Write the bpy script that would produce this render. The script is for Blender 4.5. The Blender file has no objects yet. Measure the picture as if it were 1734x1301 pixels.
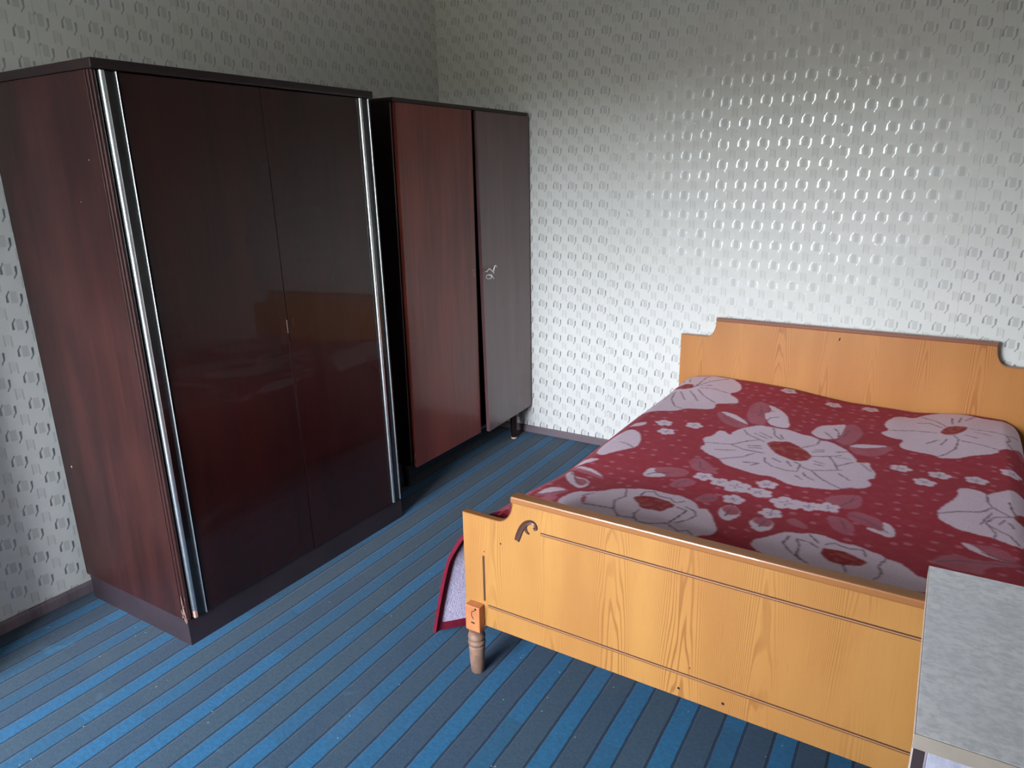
import bpy, bmesh, math, random
import numpy as np
from mathutils import Vector, Matrix

C = bpy.context.scene.collection
random.seed(4)
rng = np.random.default_rng(7)
R = math.radians

# ------------------------------------------------------------------ camera
F_PX, PITCH, ROLL, YAW = 1219.0, 16.292, -1.025, 31.838
CAM = Vector((2.7646, -3.6871, 1.5603))
pi_, ro_, ya_ = R(PITCH), R(ROLL), R(YAW)
fw = Vector((-math.sin(ya_) * math.cos(pi_), math.cos(ya_) * math.cos(pi_), -math.sin(pi_)))
rt = Vector((math.cos(ya_), math.sin(ya_), 0)); up = rt.cross(fw)
r2 = rt * math.cos(ro_) + up * math.sin(ro_); u2 = -rt * math.sin(ro_) + up * math.cos(ro_)
camd = bpy.data.cameras.new('camera'); cam = bpy.data.objects.new('camera', camd); C.objects.link(cam)
camd.sensor_width = 36; camd.lens = F_PX / 1734 * 36; camd.clip_start = .05
m = Matrix((r2, u2, -fw)).transposed().to_4x4(); m.translation = CAM
cam.matrix_world = m
sc = bpy.context.scene; sc.camera = cam
sc.view_settings.view_transform = 'Standard'; sc.view_settings.look = 'None'
sc.view_settings.gamma = 1; sc.view_settings.use_curve_mapping = False
EXPOSURE = 3.2
TF = .42                                         # thickness of the outer wall
sc.view_settings.exposure = EXPOSURE

# ------------------------------------------------------------------ world: overcast sky above a dark tree line
WX0, WX1, WZ0, WZ1 = .40, 2.00, .80, 2.32       # the window opening in the wall behind the camera
YF, XR_, HC = -5.15, 4.15, 2.75                  # front wall, right wall, ceiling height
SKY = 7.0
w = bpy.data.worlds.new('sky'); sc.world = w; w.use_nodes = True
nt = w.node_tree; nt.nodes.clear()
tc = nt.nodes.new('ShaderNodeTexCoord'); sp = nt.nodes.new('ShaderNodeSeparateXYZ')
rp = nt.nodes.new('ShaderNodeValToRGB'); bg = nt.nodes.new('ShaderNodeBackground'); wo = nt.nodes.new('ShaderNodeOutputWorld')
mr = nt.nodes.new('ShaderNodeMapRange'); mr.inputs[1].default_value = -.5; mr.inputs[2].default_value = 1
nt.links.new(tc.outputs['Generated'], sp.inputs[0]); nt.links.new(sp.outputs[2], mr.inputs[0])
nt.links.new(mr.outputs[0], rp.inputs[0]); nt.links.new(rp.outputs[0], bg.inputs[0]); nt.links.new(bg.outputs[0], wo.inputs[0])
def _s(z): return (z + .5) / 1.5
els = [(-.5, (.030, .029, .020)), (-.03, (.060, .058, .038)), (.020, (.10, .100, .064)), (.070, (.85, .93, .99)), (.20, (1.0, 1.07, 1.18)), (1., (1.05, 1.2, 1.40))]
rp.color_ramp.elements[0].position = _s(els[0][0]); rp.color_ramp.elements[0].color = (*els[0][1], 1)
rp.color_ramp.elements[1].position = 1.0; rp.color_ramp.elements[1].color = (*els[-1][1], 1)
for z, c in els[1:-1]:
    e = rp.color_ramp.elements.new(_s(z)); e.color = (*c, 1)
bg.inputs[1].default_value = SKY
pl = bpy.data.lights.new('window_portal', 'AREA'); pl.shape = 'RECTANGLE'; pl.size = WX1 - WX0; pl.size_y = WZ1 - WZ0
pl.cycles.is_portal = True
po = bpy.data.objects.new('window_portal', pl); C.objects.link(po)
po.location = ((WX0 + WX1) / 2, YF - .44, (WZ0 + WZ1) / 2); po.rotation_euler = (R(90), 0, 0)   # emits towards +y

# ------------------------------------------------------------------ helpers
def srgb(r, g, b):
    f = lambda c: (c / 255 / 12.92) if c / 255 <= .04045 else ((c / 255 + .055) / 1.055) ** 2.4
    return (f(r), f(g), f(b), 1)

class N:
    """a float socket with arithmetic, so patterns read as formulas"""
    nt = None
    def __init__(s, sock): s.s = sock
    @staticmethod
    def m(op, *a):
        n = N.nt.nodes.new('ShaderNodeMath'); n.operation = op
        for i, v in enumerate(a):
            if isinstance(v, N): N.nt.links.new(v.s, n.inputs[i])
            else: n.inputs[i].default_value = v
        return N(n.outputs[0])
    def __add__(s, o): return N.m('ADD', s, o)
    __radd__ = __add__
    def __sub__(s, o): return N.m('SUBTRACT', s, o)
    def __rsub__(s, o): return N.m('SUBTRACT', o, s)
    def __mul__(s, o): return N.m('MULTIPLY', s, o)
    __rmul__ = __mul__
    def __truediv__(s, o): return N.m('DIVIDE', s, o)
    def lt(s, o): return N.m('LESS_THAN', s, o)
    def gt(s, o): return N.m('GREATER_THAN', s, o)
    def abs(s): return N.m('ABSOLUTE', s)
    def floor(s): return N.m('FLOOR', s)
    def fract(s): return N.m('FRACT', s)
    def sin(s): return N.m('SINE', s)
    def max(s, o): return N.m('MAXIMUM', s, o)
    def min(s, o): return N.m('MINIMUM', s, o)
def smooth(v, a, b, lo=0., hi=1.):
    n = N.nt.nodes.new('ShaderNodeMapRange'); n.interpolation_type = 'SMOOTHSTEP'
    N.nt.links.new(v.s, n.inputs[0]); n.inputs[1].default_value = a; n.inputs[2].default_value = b
    n.inputs[3].default_value = lo; n.inputs[4].default_value = hi
    return N(n.outputs[0])
def mapr(v, a, b, lo, hi):
    n = N.nt.nodes.new('ShaderNodeMapRange'); N.nt.links.new(v.s, n.inputs[0])
    for i, q in enumerate((a, b, lo, hi)): n.inputs[i + 1].default_value = q
    return N(n.outputs[0])
def coords():
    t = N.nt.nodes.new('ShaderNodeTexCoord'); s = N.nt.nodes.new('ShaderNodeSeparateXYZ')
    N.nt.links.new(t.outputs['Object'], s.inputs[0])
    return N(s.outputs[0]), N(s.outputs[1]), N(s.outputs[2])
def vec(x, y, z):
    n = N.nt.nodes.new('ShaderNodeCombineXYZ')
    for i, v in enumerate((x, y, z)):
        if isinstance(v, N): N.nt.links.new(v.s, n.inputs[i])
        else: n.inputs[i].default_value = v
    return n.outputs[0]
def noise(v, scale=1., detail=3., rough=.5):
    n = N.nt.nodes.new('ShaderNodeTexNoise'); N.nt.links.new(v, n.inputs['Vector'])
    n.inputs['Scale'].default_value = scale; n.inputs['Detail'].default_value = detail; n.inputs['Roughness'].default_value = rough
    return N(n.outputs[0])
def white(v):
    n = N.nt.nodes.new('ShaderNodeTexWhiteNoise'); n.noise_dimensions = '3D'; N.nt.links.new(v, n.inputs['Vector'])
    return N(n.outputs['Value'])
def mix(f, a, b):
    n = N.nt.nodes.new('ShaderNodeMix'); n.data_type = 'RGBA'
    if isinstance(f, N): N.nt.links.new(f.s, n.inputs['Factor'])
    else: n.inputs['Factor'].default_value = f
    for k, v in (('A', a), ('B', b)):
        sock = [i for i in n.inputs if i.name == k and i.type == 'RGBA'][0]
        if isinstance(v, tuple): sock.default_value = v
        else: N.nt.links.new(v, sock)
    return [o for o in n.outputs if o.type == 'RGBA'][0]
def bump(h, strength=.3, dist=.002):
    n = N.nt.nodes.new('ShaderNodeBump'); N.nt.links.new(h.s, n.inputs['Height'])
    n.inputs['Strength'].default_value = strength; n.inputs['Distance'].default_value = dist
    return n.outputs[0]
def new_mat(name):
    mt = bpy.data.materials.new(name); mt.use_nodes = True; N.nt = mt.node_tree
    return mt, mt.node_tree.nodes['Principled BSDF']
def setp(b, **k):
    for kk, v in k.items():
        key = {'col': 'Base Color', 'rough': 'Roughness', 'metal': 'Metallic', 'coat': 'Coat Weight', 'coatr': 'Coat Roughness', 'spec': 'Specular IOR Level', 'normal': 'Normal', 'sheen': 'Sheen Weight'}[kk]
        if isinstance(v, N): N.nt.links.new(v.s, b.inputs[key])
        elif isinstance(v, bpy.types.NodeSocket): N.nt.links.new(v, b.inputs[key])
        else: b.inputs[key].default_value = v

def tag(o, label=None, cat=None, group=None, kind=None):
    if label: o['label'] = label
    if cat: o['category'] = cat
    if group: o['group'] = group
    if kind: o['kind'] = kind
    return o
def empty(name, loc=(0, 0, 0), rz=0):
    o = bpy.data.objects.new(name, None); o.location = loc; o.rotation_euler = (0, 0, rz); o.empty_display_size = .1
    C.objects.link(o); return o
def link(name, me, mat, parent=None, smooth_=False):
    for mm in (mat if isinstance(mat, (list, tuple)) else [mat]): me.materials.append(mm)
    if smooth_:
        for p in me.polygons: p.use_smooth = True
    o = bpy.data.objects.new(name, me); o.parent = parent; C.objects.link(o); return o
def obj(name, bm, mat, parent=None, smooth_=False):
    me = bpy.data.meshes.new(name); bmesh.ops.recalc_face_normals(bm, faces=bm.faces[:])
    if smooth_:
        for e in bm.edges: e.smooth = not (len(e.link_faces) == 2 and e.calc_face_angle(0) > .75)
    bm.to_mesh(me); bm.free()
    return link(name, me, mat, parent, smooth_)
def box(bm, x0, x1, y0, y1, z0, z1, bev=0., seg=2):
    vs = [bm.verts.new((x, y, z)) for x in (x0, x1) for y in (y0, y1) for z in (z0, z1)]
    fs = [bm.faces.new([vs[i] for i in q]) for q in ((0, 1, 3, 2), (4, 6, 7, 5), (0, 4, 5, 1), (2, 3, 7, 6), (0, 2, 6, 4), (1, 5, 7, 3))]
    if bev > 0:
        es = list({e for f in fs for e in f.edges})
        bmesh.ops.bevel(bm, geom=es, offset=bev, segments=seg, affect='EDGES', profile=.5)
def boxo(name, mat, parent, *a, bev=0., **k):
    bm = bmesh.new(); box(bm, *a, bev=bev); return obj(name, bm, mat, parent, **k)
def prism(bm, pts, d0, d1, axis='y'):
    """polygon pts (a, b) extruded along axis"""
    f = {'y': lambda a, b, d: (a, d, b), 'z': lambda a, b, d: (a, b, d), 'x': lambda a, b, d: (d, a, b)}[axis]
    A = [bm.verts.new(f(a, b, d0)) for a, b in pts]; B = [bm.verts.new(f(a, b, d1)) for a, b in pts]
    bm.faces.new(A); bm.faces.new(B[::-1])
    n = len(pts)
    for i in range(n): bm.faces.new((A[i], B[i], B[(i + 1) % n], A[(i + 1) % n]))
def lathe(bm, prof, cx, cy, seg=24):
    rings = []
    for r, z in prof:
        rings.append([bm.verts.new((cx + r * math.cos(2 * math.pi * i / seg), cy + r * math.sin(2 * math.pi * i / seg), z)) for i in range(seg)])
    for a, b in zip(rings, rings[1:]):
        for i in range(seg): bm.faces.new((a[i], a[(i + 1) % seg], b[(i + 1) % seg], b[i]))
    bm.faces.new(rings[0][::-1]); bm.faces.new(rings[-1])
def tube(bm, pts, rad, seg=8):
    pts = [Vector(p) for p in pts]; rings = []
    for i, p in enumerate(pts):
        t = (pts[min(i + 1, len(pts) - 1)] - pts[max(i - 1, 0)]).normalized()
        a = t.orthogonal().normalized() if i == 0 else (pa - t * pa.dot(t)).normalized()
        pa = a; b = t.cross(a); r = rad[i] if isinstance(rad, (list, tuple)) else rad
        rings.append([bm.verts.new(p + (a * math.cos(2 * math.pi * k / seg) + b * math.sin(2 * math.pi * k / seg)) * r) for k in range(seg)])
    for a, b in zip(rings, rings[1:]):
        for i in range(seg): bm.faces.new((a[i], a[(i + 1) % seg], b[(i + 1) % seg], b[i]))
    bm.faces.new(rings[0][::-1]); bm.faces.new(rings[-1])

# ------------------------------------------------------------------ materials
def wallpaper(axis):
    """embossed vinyl paper in 0.55 m drops: matt blocks and dashes with brushed foil squiggles between"""
    mt, b = new_mat('wallpaper_' + axis)
    x, y, z = coords(); h = x if axis == 'x' else y
    W = .5525; x0 = 2.235 if axis == 'x' else -2.245
    t = (h - x0) / W; s = t.floor(); xl = t.fract() * W
    par = N.m('MODULO', s + 100, 2.)                      # 0 / 1 for neighbouring drops
    px_, pz = .0945, .0957
    zo = .0065 + par * .048 if axis == 'x' else .079 + par * .048
    def cell(ox, oz):
        u = ((xl - (.019 + par * .010) - ox) / px_ + .5).fract() * px_ - px_ / 2
        v = ((z - zo - oz) / pz + .5).fract() * pz - pz / 2
        return u, v
    sm = lambda d, wd: smooth(d, wd, wd + .0022, 1, 0)
    u, v = cell(0, 0)
    blk = sm(u.abs(), .0095) * sm(v.abs(), .0185)
    u, v = cell(px_ / 2, pz / 2)
    d1 = sm(((u + .011).abs()), .0014) * sm(v.abs(), .019)
    d2 = sm(((u - .011).abs()), .0014) * sm((v + .006).abs(), .019)
    d3 = sm(u.abs(), .006) * sm((v - .002).abs(), .017)
    u, v = cell(-.0225, .004)
    f1 = sm((u - smooth(v, .002, .018, 0, .009)).abs(), mapr_min(v, .0030)) * sm(v.abs(), .0185)
    u, v = cell(.0235, -.012)
    f2 = sm((u + smooth(v, -.003, -.019, 0, .009)).abs(), mapr_min(v * -1., .0028)) * sm(v.abs(), .020)
    foil = f1.max(f2)
    grey = (blk * .80).max(d1.max(d2) * .95).max(d3 * .34)
    fine = noise(vec(h * 350, z * 40, 0.), 1., 2.)
    streak = noise(vec(h * 60, z * 3, 0.), 1., 3.)
    base = mix(streak * .35, srgb(228, 227, 222), srgb(214, 213, 208))
    base = mix(grey, base, srgb(200, 200, 194))
    seam = sm((t.fract() - .5).abs() * -1. + .5, .0012)
    base = mix(seam * .22, base, srgb(120, 118, 110))
    base = mix(foil, base, srgb(172, 174, 178))
    setp(b, col=base, metal=foil * .62, rough=foil * -.20 + .50, spec=.35,
         normal=bump((fine * .12 + foil * .4), .15, .0009))
    return mt
def mapr_min(v, wd):
    return smooth(v, -.022, .020, wd, .0011)
# smooth() takes numeric thresholds; allow a socket threshold for the foil thickness
_sm0 = smooth
def smooth(v, a, b, lo=0., hi=1.):
    if isinstance(a, N): return N.m('SUBTRACT', 1., _sm0((v - a), 0., .0022)) if lo == 1 else _sm0((v - a), 0., .0022)
    return _sm0(v, a, b, lo, hi)
WALL_X, WALL_Y = wallpaper('x'), wallpaper('y')

def plain(name, col, rough=.5, metal=0., coat=0., var=.0, scale=20., spec=.5, coatr=.05):
    mt, b = new_mat(name); x, y, z = coords()
    c = col
    if var > 0:
        n = noise(vec(x, y, z), scale, 4.)
        c = mix(smooth(n, .3, .7), col, tuple(v * (1 - var) for v in col[:3]) + (1,))
    setp(b, col=c, rough=rough, metal=metal, coat=coat, spec=spec, coatr=coatr)
    return mt
def dark_wood(name, c1, c2, rough, coat, axis='y', spec=.4, coatr=.06, streaky=1., wavy=.0):
    mt, b = new_mat(name); x, y, z = coords(); h = x if axis == 'x' else y
    n = noise(vec(h * 9, z * .9, 2.), 1., 4., .6)
    n2 = noise(vec(h * 70, z * 2.5, 5.), 1., 3., .6)
    n3 = noise(vec(h * 3, z * 2, 9.), 1., 2.)
    f = smooth(n * .55 + n2 * .25 + n3 * .3, .38, .72)
    c = mix(f, c1, c2)
    warp = noise(vec(x * 4, y * 4, z * 4), 1., 1.)
    setp(b, col=c, rough=smooth(n3, .3, .7, rough * .85, rough * 1.2), coat=coat, coatr=coatr, spec=spec,
         normal=bump(warp * wavy + n2 * .02, .5, .01))
    return mt
def oak(name, c1, c2, cl, rough=.38):
    mt, b = new_mat(name); x, y, z = coords()
    # veneer leaves ~0.2 m wide, each with its own cathedral: contour lines of a steep ridge
    q = x / .205; k = q.floor(); a = (q.fract() - .5).abs() * 2.
    jit = white(vec(k, 0., 3.))
    wob = noise(vec(x * 14, z * 1.6, jit * 9.), 1., 2., .5)
    ridge = a * a * 1.9 + z * .55 + jit * 3. + wob * .75
    band = ((ridge * 62.).sin() * .5 + .5)
    line = smooth(band, .55, 1.)
    fine = noise(vec(x * 420, z * 9, 0.), 1., 3., .6)
    broad = noise(vec(x * 3, z * .8, 4.), 1., 3.)
    fade = smooth(noise(vec(x * 7, z * 1.3, 7.), 1., 2.), .35, .62)
    c = mix(smooth(broad, .3, .7), c1, c2)
    c = mix(line * fade * .75, c, cl)
    c = mix(smooth(fine, .52, .8) * .35, c, cl)
    setp(b, col=c, rough=rough, spec=.45, normal=bump(line * -.3 + fine * -.25, .12, .001))
    return mt

M_WARD_SIDE = dark_wood('wardrobe_side_veneer', srgb(38, 21, 21), srgb(62, 32, 29), .42, .12, 'x', .3, .2)
M_WARD_DOOR = dark_wood('wardrobe_door_lacquer', srgb(34, 12, 12), srgb(52, 19, 16), .30, .42, 'y', .3, .035, wavy=.012)
M_WARD_TOP = plain('wardrobe_top_dark', srgb(40, 24, 24), .45, var=.3, scale=8)
M_PLINTH = plain('plinth_dark', srgb(56, 44, 50), .5, var=.25, scale=6)
M_BLACK = plain('black_lacquer', srgb(20, 16, 20), .22, coat=.6)
M_INNER = plain('dark_interior', srgb(22, 14, 13), .8)
M_CHROME = plain('chrome_trim', srgb(225, 228, 230), .38, metal=1., var=.12, scale=40)
M_KEY = plain('bright_steel', srgb(240, 238, 236), .30, metal=.6)
M_PEACH = plain('worn_plastic', srgb(205, 150, 130), .5)
M_CHIP = plain('bare_chipboard', srgb(150, 118, 108), .9, var=.4, scale=300)
M_CAB = dark_wood('cabinet_door_lacquer', srgb(92, 38, 30), srgb(128, 60, 48), .34, .30, 'y', .35, .12, wavy=.03)
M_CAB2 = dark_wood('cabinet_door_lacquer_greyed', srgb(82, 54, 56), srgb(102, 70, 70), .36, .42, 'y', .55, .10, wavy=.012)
M_CABSIDE = dark_wood('cabinet_side_veneer', srgb(26, 12, 12), srgb(44, 18, 16), .45, .2, 'x')
M_OAK_F = oak('oak_veneer_footboard', srgb(172, 124, 66), srgb(162, 110, 58), srgb(130, 82, 40))
M_OAK_H = oak('oak_veneer_headboard', srgb(196, 132, 70), srgb(188, 124, 64), srgb(160, 92, 44))
M_RAILCAP = dark_wood('rail_cap_wood', srgb(132, 84, 46), srgb(160, 106, 62), .35, .3, 'z')
M_RAILCAP_H = dark_wood('headboard_cap_wood', srgb(126, 76, 56), srgb(148, 92, 70), .4, .2, 'z')
M_LEGW = plain('turned_leg_wood', srgb(140, 108, 90), .6, var=.35, scale=30)
M_BLOCKW = plain('leg_block_wood', srgb(190, 118, 72), .5, var=.25, scale=25)
M_INLAY = plain('dark_inlay', srgb(74, 48, 40), .35)
M_INLAY2 = plain('pale_inlay', srgb(170, 122, 84), .3, coat=.4)
M_BASE = dark_wood('baseboard_wood', srgb(98, 86, 92), srgb(134, 120, 126), .5, .1, 'z')
M_CEIL = plain('ceiling_paint', srgb(205, 203, 196), .9, var=.05, scale=3)
M_SCREED = plain('floor_screed', srgb(90, 88, 84), .9, var=.2)
M_FRAME = plain('window_paint', srgb(225, 224, 218), .4)
M_MATT = plain('mattress_ticking', srgb(190, 184, 172), .9, var=.1)
M_EDGE = plain('beige_edge_band', srgb(172, 160, 148), .45, var=.12, scale=14)
M_DARKEDGE = plain('dark_panel_edge', srgb(66, 54, 58), .5)
M_WHITE_EDGE = plain('pale_edge', srgb(214, 196, 186), .5)

mt, b = new_mat('grey_laminate'); x, y, z = coords(); M_LAM = mt
n1 = noise(vec(x * 60, y * 90, z * 60), 1., 4., .7); n2 = noise(vec(x * 9, y * 9, z * 9), 1., 3.)
c = mix(smooth(n1, .35, .68), srgb(244, 244, 246), srgb(214, 214, 216)); c = mix(smooth(n2, .3, .7) * .35, c, srgb(214, 214, 220))
setp(b, col=c, rough=.5, spec=.35, normal=bump(n1, .12, .001))
mt, b = new_mat('blue_grey_laminate'); x, y, z = coords(); M_LAM2 = mt
n1 = noise(vec(x * 60, y * 40, z * 30), 1., 4., .7)
setp(b, col=mix(smooth(n1, .35, .68), srgb(190, 190, 206), srgb(166, 166, 184)), rough=.5, spec=.35)

# striped carpet
mt, b = new_mat('striped_carpet'); x, y, z = coords(); M_CARPET = mt
wobble = (noise(vec(x * 2, y * 3, 0.), 1., 2.) - .5) * .008 + (noise(vec(x * 40, y * 40, 0.), 1., 1.) - .5) * .0025
q = (x + (y + 2.7) * .022 - 1.262 + wobble) / .1428 + .5
k = q.floor(); fr = (q.fract() - .5).abs()
bright = smooth(fr, .205, .222, 1, 0)
lnv = smooth((fr - .222).abs(), .020, .034, 1, 0)
seg2 = white(vec((q + .5).floor(), (y / .9).floor(), 7.))
seg = white(vec(k, ((y + white(vec(k, 5., 0.)) * 1.) / .62).floor(), 1.))
big = noise(vec(x * 1.3, y * 1.3, 0.), 1., 2.)
fib = noise(vec(x * 420, y * 420, 0.), 1., 2., .6); fib2 = noise(vec(x * 60, y * 90, 3.), 1., 3., .7)
blue = mix(smooth(seg * .5 + big * .6, .45, 1.0), srgb(22, 94, 134), srgb(28, 78, 106))
grey = mix(smooth(seg2, .2, .8), srgb(42, 66, 88), srgb(48, 71, 88))
grey = mix(smooth(fib, .54, .72) * .42, grey, srgb(112, 130, 142))
blue = mix(smooth(fib, .6, .8) * .30, blue, srgb(70, 150, 190))
c = mix(bright, grey, blue); c = mix(lnv * .85, c, srgb(16, 34, 60))
c = mix(smooth(fib2, .3, .7) * .34, c, srgb(18, 40, 58))
stain = smooth(noise(vec(x * 5, y * 5, 8.), 1., 3., .6), .66, .74)
c = mix(stain * .30, c, srgb(58, 120, 150))
dirt = smooth(noise(vec(x * 2.4, y * 2.4, 18.), 1., 4., .6), .55, .72)
c = mix(dirt * .22, c, srgb(70, 80, 88))
c = mix(smooth(white(vec((x * 300).floor(), (y * 300).floor(), 0.)), .99955, .9998) * .6, c, srgb(190, 200, 200))
setp(b, col=c, rough=.95, spec=.1, sheen=.15, normal=bump(fib + fib2 * .6 + lnv * -1.2, .55, .003))

def attr_mat():
    mt, b = new_mat('blanket_woven'); x, y, z = coords()
    a = N.nt.nodes.new('ShaderNodeVertexColor'); a.layer_name = 'weave'
    f = noise(vec(x, y, z), 260., 3., .7); f2 = noise(vec(x, y, z), 28., 3.)
    c = mix(smooth(f, .35, .75) * .22, a.outputs[0], srgb(60, 20, 30))
    c = mix(smooth(f2, .4, .75) * .05, c, srgb(190, 150, 160))
    setp(b, col=c, rough=.92, spec=.10, sheen=.06, normal=bump(f + f2 * .8, .5, .003))
    return mt
M_BLANKET = attr_mat()
mt, b = new_mat('blanket_fleece'); x, y, z = coords(); M_FLEECE = mt
f = noise(vec(x * 1., y * 1., z * .4), 220., 3., .8)
setp(b, col=mix(smooth(f, .3, .75), srgb(196, 184, 206), srgb(150, 138, 165)), rough=.95, spec=.1, sheen=.3, normal=bump(f, .9, .006))
M_BIND = plain('blanket_binding', srgb(108, 22, 42), .85, var=.2, scale=60, spec=.15)

# ------------------------------------------------------------------ the room
T = .12
tag(boxo('floor', M_SCREED, None, -T, XR_ + T, YF - TF, T, -.10, -.008), kind='structure')
tag(boxo('ceiling', M_CEIL, None, -T, XR_ + T, YF - TF, T, HC, HC + .1), kind='structure')
tag(boxo('wall_left', WALL_Y, None, -T, 0, YF - TF, T, -.008, HC), kind='structure')
tag(boxo('wall_back', WALL_X, None, 0, XR_, 0, T, -.008, HC), kind='structure')
tag(boxo('wall_right', WALL_Y, None, XR_, XR_ + T, YF - TF, T, -.008, HC), kind='structure')
bm = bmesh.new()
for a in ((0, WX0, -.008, HC), (WX1, XR_, -.008, HC), (WX0, WX1, -.008, WZ0), (WX0, WX1, WZ1, HC)):
    box(bm, a[0], a[1], YF - TF, YF, a[2], a[3])
tag(obj('wall_front', bm, WALL_X), kind='structure')
tag(boxo('carpet', M_CARPET, None, .001, XR_ - .001, YF + .001, -.001, -.0079, 0.), 'wall to wall carpet striped in bright blue, slate and navy', 'carpet')
def baseboard(name, pts, hgt):
    bm = bmesh.new()
    (xa, ya), (xb, yb), (nx, ny) = pts
    prof = [(0, 0), (.014, 0), (.014, hgt - .008), (.009, hgt), (0, hgt)]
    A = [bm.verts.new((xa + nx * a, ya + ny * a, b_)) for a, b_ in prof]; B = [bm.verts.new((xb + nx * a, yb + ny * a, b_)) for a, b_ in prof]
    bm.faces.new(A); bm.faces.new(B[::-1])
    for i in range(5): bm.faces.new((A[i], B[i], B[(i + 1) % 5], A[(i + 1) % 5]))
    tag(obj(name, bm, M_BASE), kind='structure')
tag(boxo('added_shade_pier', WALL_X, None, .0005, .30, YF + .0005, -3.08, .0005, HC - .0005), kind='structure')   # unseen shallow pier, added to block window light from the left wall
tag(boxo('added_shade_partition', WALL_X, None, 2.06, XR_ - .0005, -4.22, -4.08, .0005, HC - .0005), kind='structure')   # unseen wall added behind the camera to shade the footboard's right end
baseboard('baseboard_left', ((0, -3.08), (0, 0), (1, 0)), .044)
baseboard('baseboard_back', ((.014, 0), (XR_ - .014, 0), (0, -1)), .041)
baseboard('baseboard_right', ((XR_, YF), (XR_, 0), (-1, 0)), .044)
baseboard('baseboard_front', ((.30, YF), (XR_ - .014, YF), (0, 1)), .044)
wn = empty('window_1', ((WX0 + WX1) / 2, YF, WZ0)); tag(wn, kind='structure')
hw = (WX1 - WX0) / 2; hh = WZ1 - WZ0
bm = bmesh.new()
for a in ((-hw, hw, 0, .06), (-hw, hw, hh - .06, hh), (-hw, -hw + .06, .06, hh - .06), (hw - .06, hw, .06, hh - .06), (-.35 - .03, -.35 + .03, .06, hh - .06), (.35 - .03, .35 + .03, .06, hh - .06)):
    box(bm, a[0], a[1], -.40, -.35, a[2], a[3], bev=.004)
obj('window_frame', bm, M_FRAME, wn)
boxo('window_sill', M_FRAME, wn, -hw - .04, hw + .04, -.345, .12, -.03, 0., bev=.006)
mt, b = new_mat('window_glass'); M_GLASS = mt
nt_ = mt.node_tree; tr = nt_.nodes.new('ShaderNodeBsdfTransparent'); gl = nt_.nodes.new('ShaderNodeBsdfGlossy'); gl.inputs['Roughness'].default_value = .02
mx = nt_.nodes.new('ShaderNodeMixShader'); mx.inputs[0].default_value = .06
nt_.links.new(tr.outputs[0], mx.inputs[1]); nt_.links.new(gl.outputs[0], mx.inputs[2]); nt_.links.new(mx.outputs[0], nt_.nodes['Material Output'].inputs[0])
for a, b_ in ((-hw + .06, -.38), (-.32, .32), (.38, hw - .06)):
    boxo('pane', M_GLASS, wn, a, b_, -.379, -.373, .06, hh - .06)

# ------------------------------------------------------------------ big wardrobe
WY0, WY1, WH = -2.4535, -1.3147, 1.89
XB = .6725; LEAN = .0353 / 1.89           # leans a little back towards the wall
def shear(o, X=XB):
    for v in o.data.vertices: v.co.x -= LEAN * v.co.z
wd = empty('wardrobe', (0, 0, 0)); tag(wd, 'large dark brown wardrobe with glossy double doors and chrome strips, at left', 'wardrobe')
def wpart(name, mat, *a, bev=.0, lab=None):
    o = boxo(name, mat, wd, *a, bev=bev); shear(o)
    if lab: o['label'] = lab
    return o
wpart('top_board', M_WARD_TOP, .045, XB + .012, WY0 - .004, WY1 + .004, WH - .027, WH, bev=.003)
wpart('side_panel', M_WARD_SIDE, .045, XB - .030, WY0, WY0 + .020, .098, WH - .028, bev=.0015)
wpart('side_panel', M_WARD_SIDE, .045, XB - .030, WY1 - .020, WY1, .098, WH - .028, bev=.0015)
wpart('back_panel', M_INNER, .038, .044, WY0 + .002, WY1 - .002, .098, WH - .03)
wpart('floor_board', M_INNER, .046, XB - .045, WY0 + .021, WY1 - .021, .098, .115)
bm = bmesh.new()
box(bm, XB - .028, XB - .010, WY0 + .006, WY0 + .018, 0, .0965); bm.free()
bm = bmesh.new(); box(bm, .06, XB - .008, WY0 + .003, WY0 + .021, 0, .0965); box(bm, .06, XB - .008, WY1 - .021, WY1 - .003, 0, .0965)
box(bm, XB - .026, XB - .008, WY0 + .0215, WY1 - .0215, 0, .0965)
o = obj('plinth', bm, M_PLINTH, wd); shear(o)
# edge mouldings in front of the side panels
wpart('edge_moulding', M_WARD_SIDE, XB - .0285, XB - .016, WY0 + .001, WY0 + .014, .098, WH - .028, bev=.003)
wpart('edge_moulding', M_WARD_SIDE, XB - .0155, XB - .003, WY0 + .004, WY0 + .016, .098, WH - .028, bev=.003)
wpart('edge_moulding', M_WARD_SIDE, XB - .0285, XB - .003, WY1 - .014, WY1 - .001, .098, WH - .028, bev=.003)
S1, S2, S3, S4, S5 = -2.4228, -2.3815, -1.3774, -1.3331, -1.8707
wpart('front_post', M_BLACK, XB - .034, XB - .006, WY0 + .0205, S2 + .008, .098, WH - .028, bev=.002)
wpart('front_post', M_BLACK, XB - .034, XB - .006, S3 - .014, WY1 - .0145, .098, WH - .028, bev=.002)
for yc, hw_, pr, z0 in ((S1, .0078, .007, .128), (S2, .0022, .005, .098), (S3, .0068, .007, .101), (S4, .0022, .005, .101)):
    bm = bmesh.new()
    prism(bm, [(XB - .0055, yc - hw_), (XB, yc - hw_)] + [(XB + pr * math.sin(a), yc - hw_ * math.cos(a)) for a in [math.pi * i / 10 for i in range(1, 10)]] + [(XB, yc + hw_), (XB - .0055, yc + hw_)], z0, WH - .030, 'z')
    o = obj('chrome_strip', bm, M_CHROME, wd, True); shear(o)
    o['label'] = 'chrome strip'
wpart('strip_end', M_PEACH, XB - .0055, XB + .006, S1 - .0055, S1 + .0055, .100, .1275, bev=.0015, lab='bare peach coloured end of the chrome strip')
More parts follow.
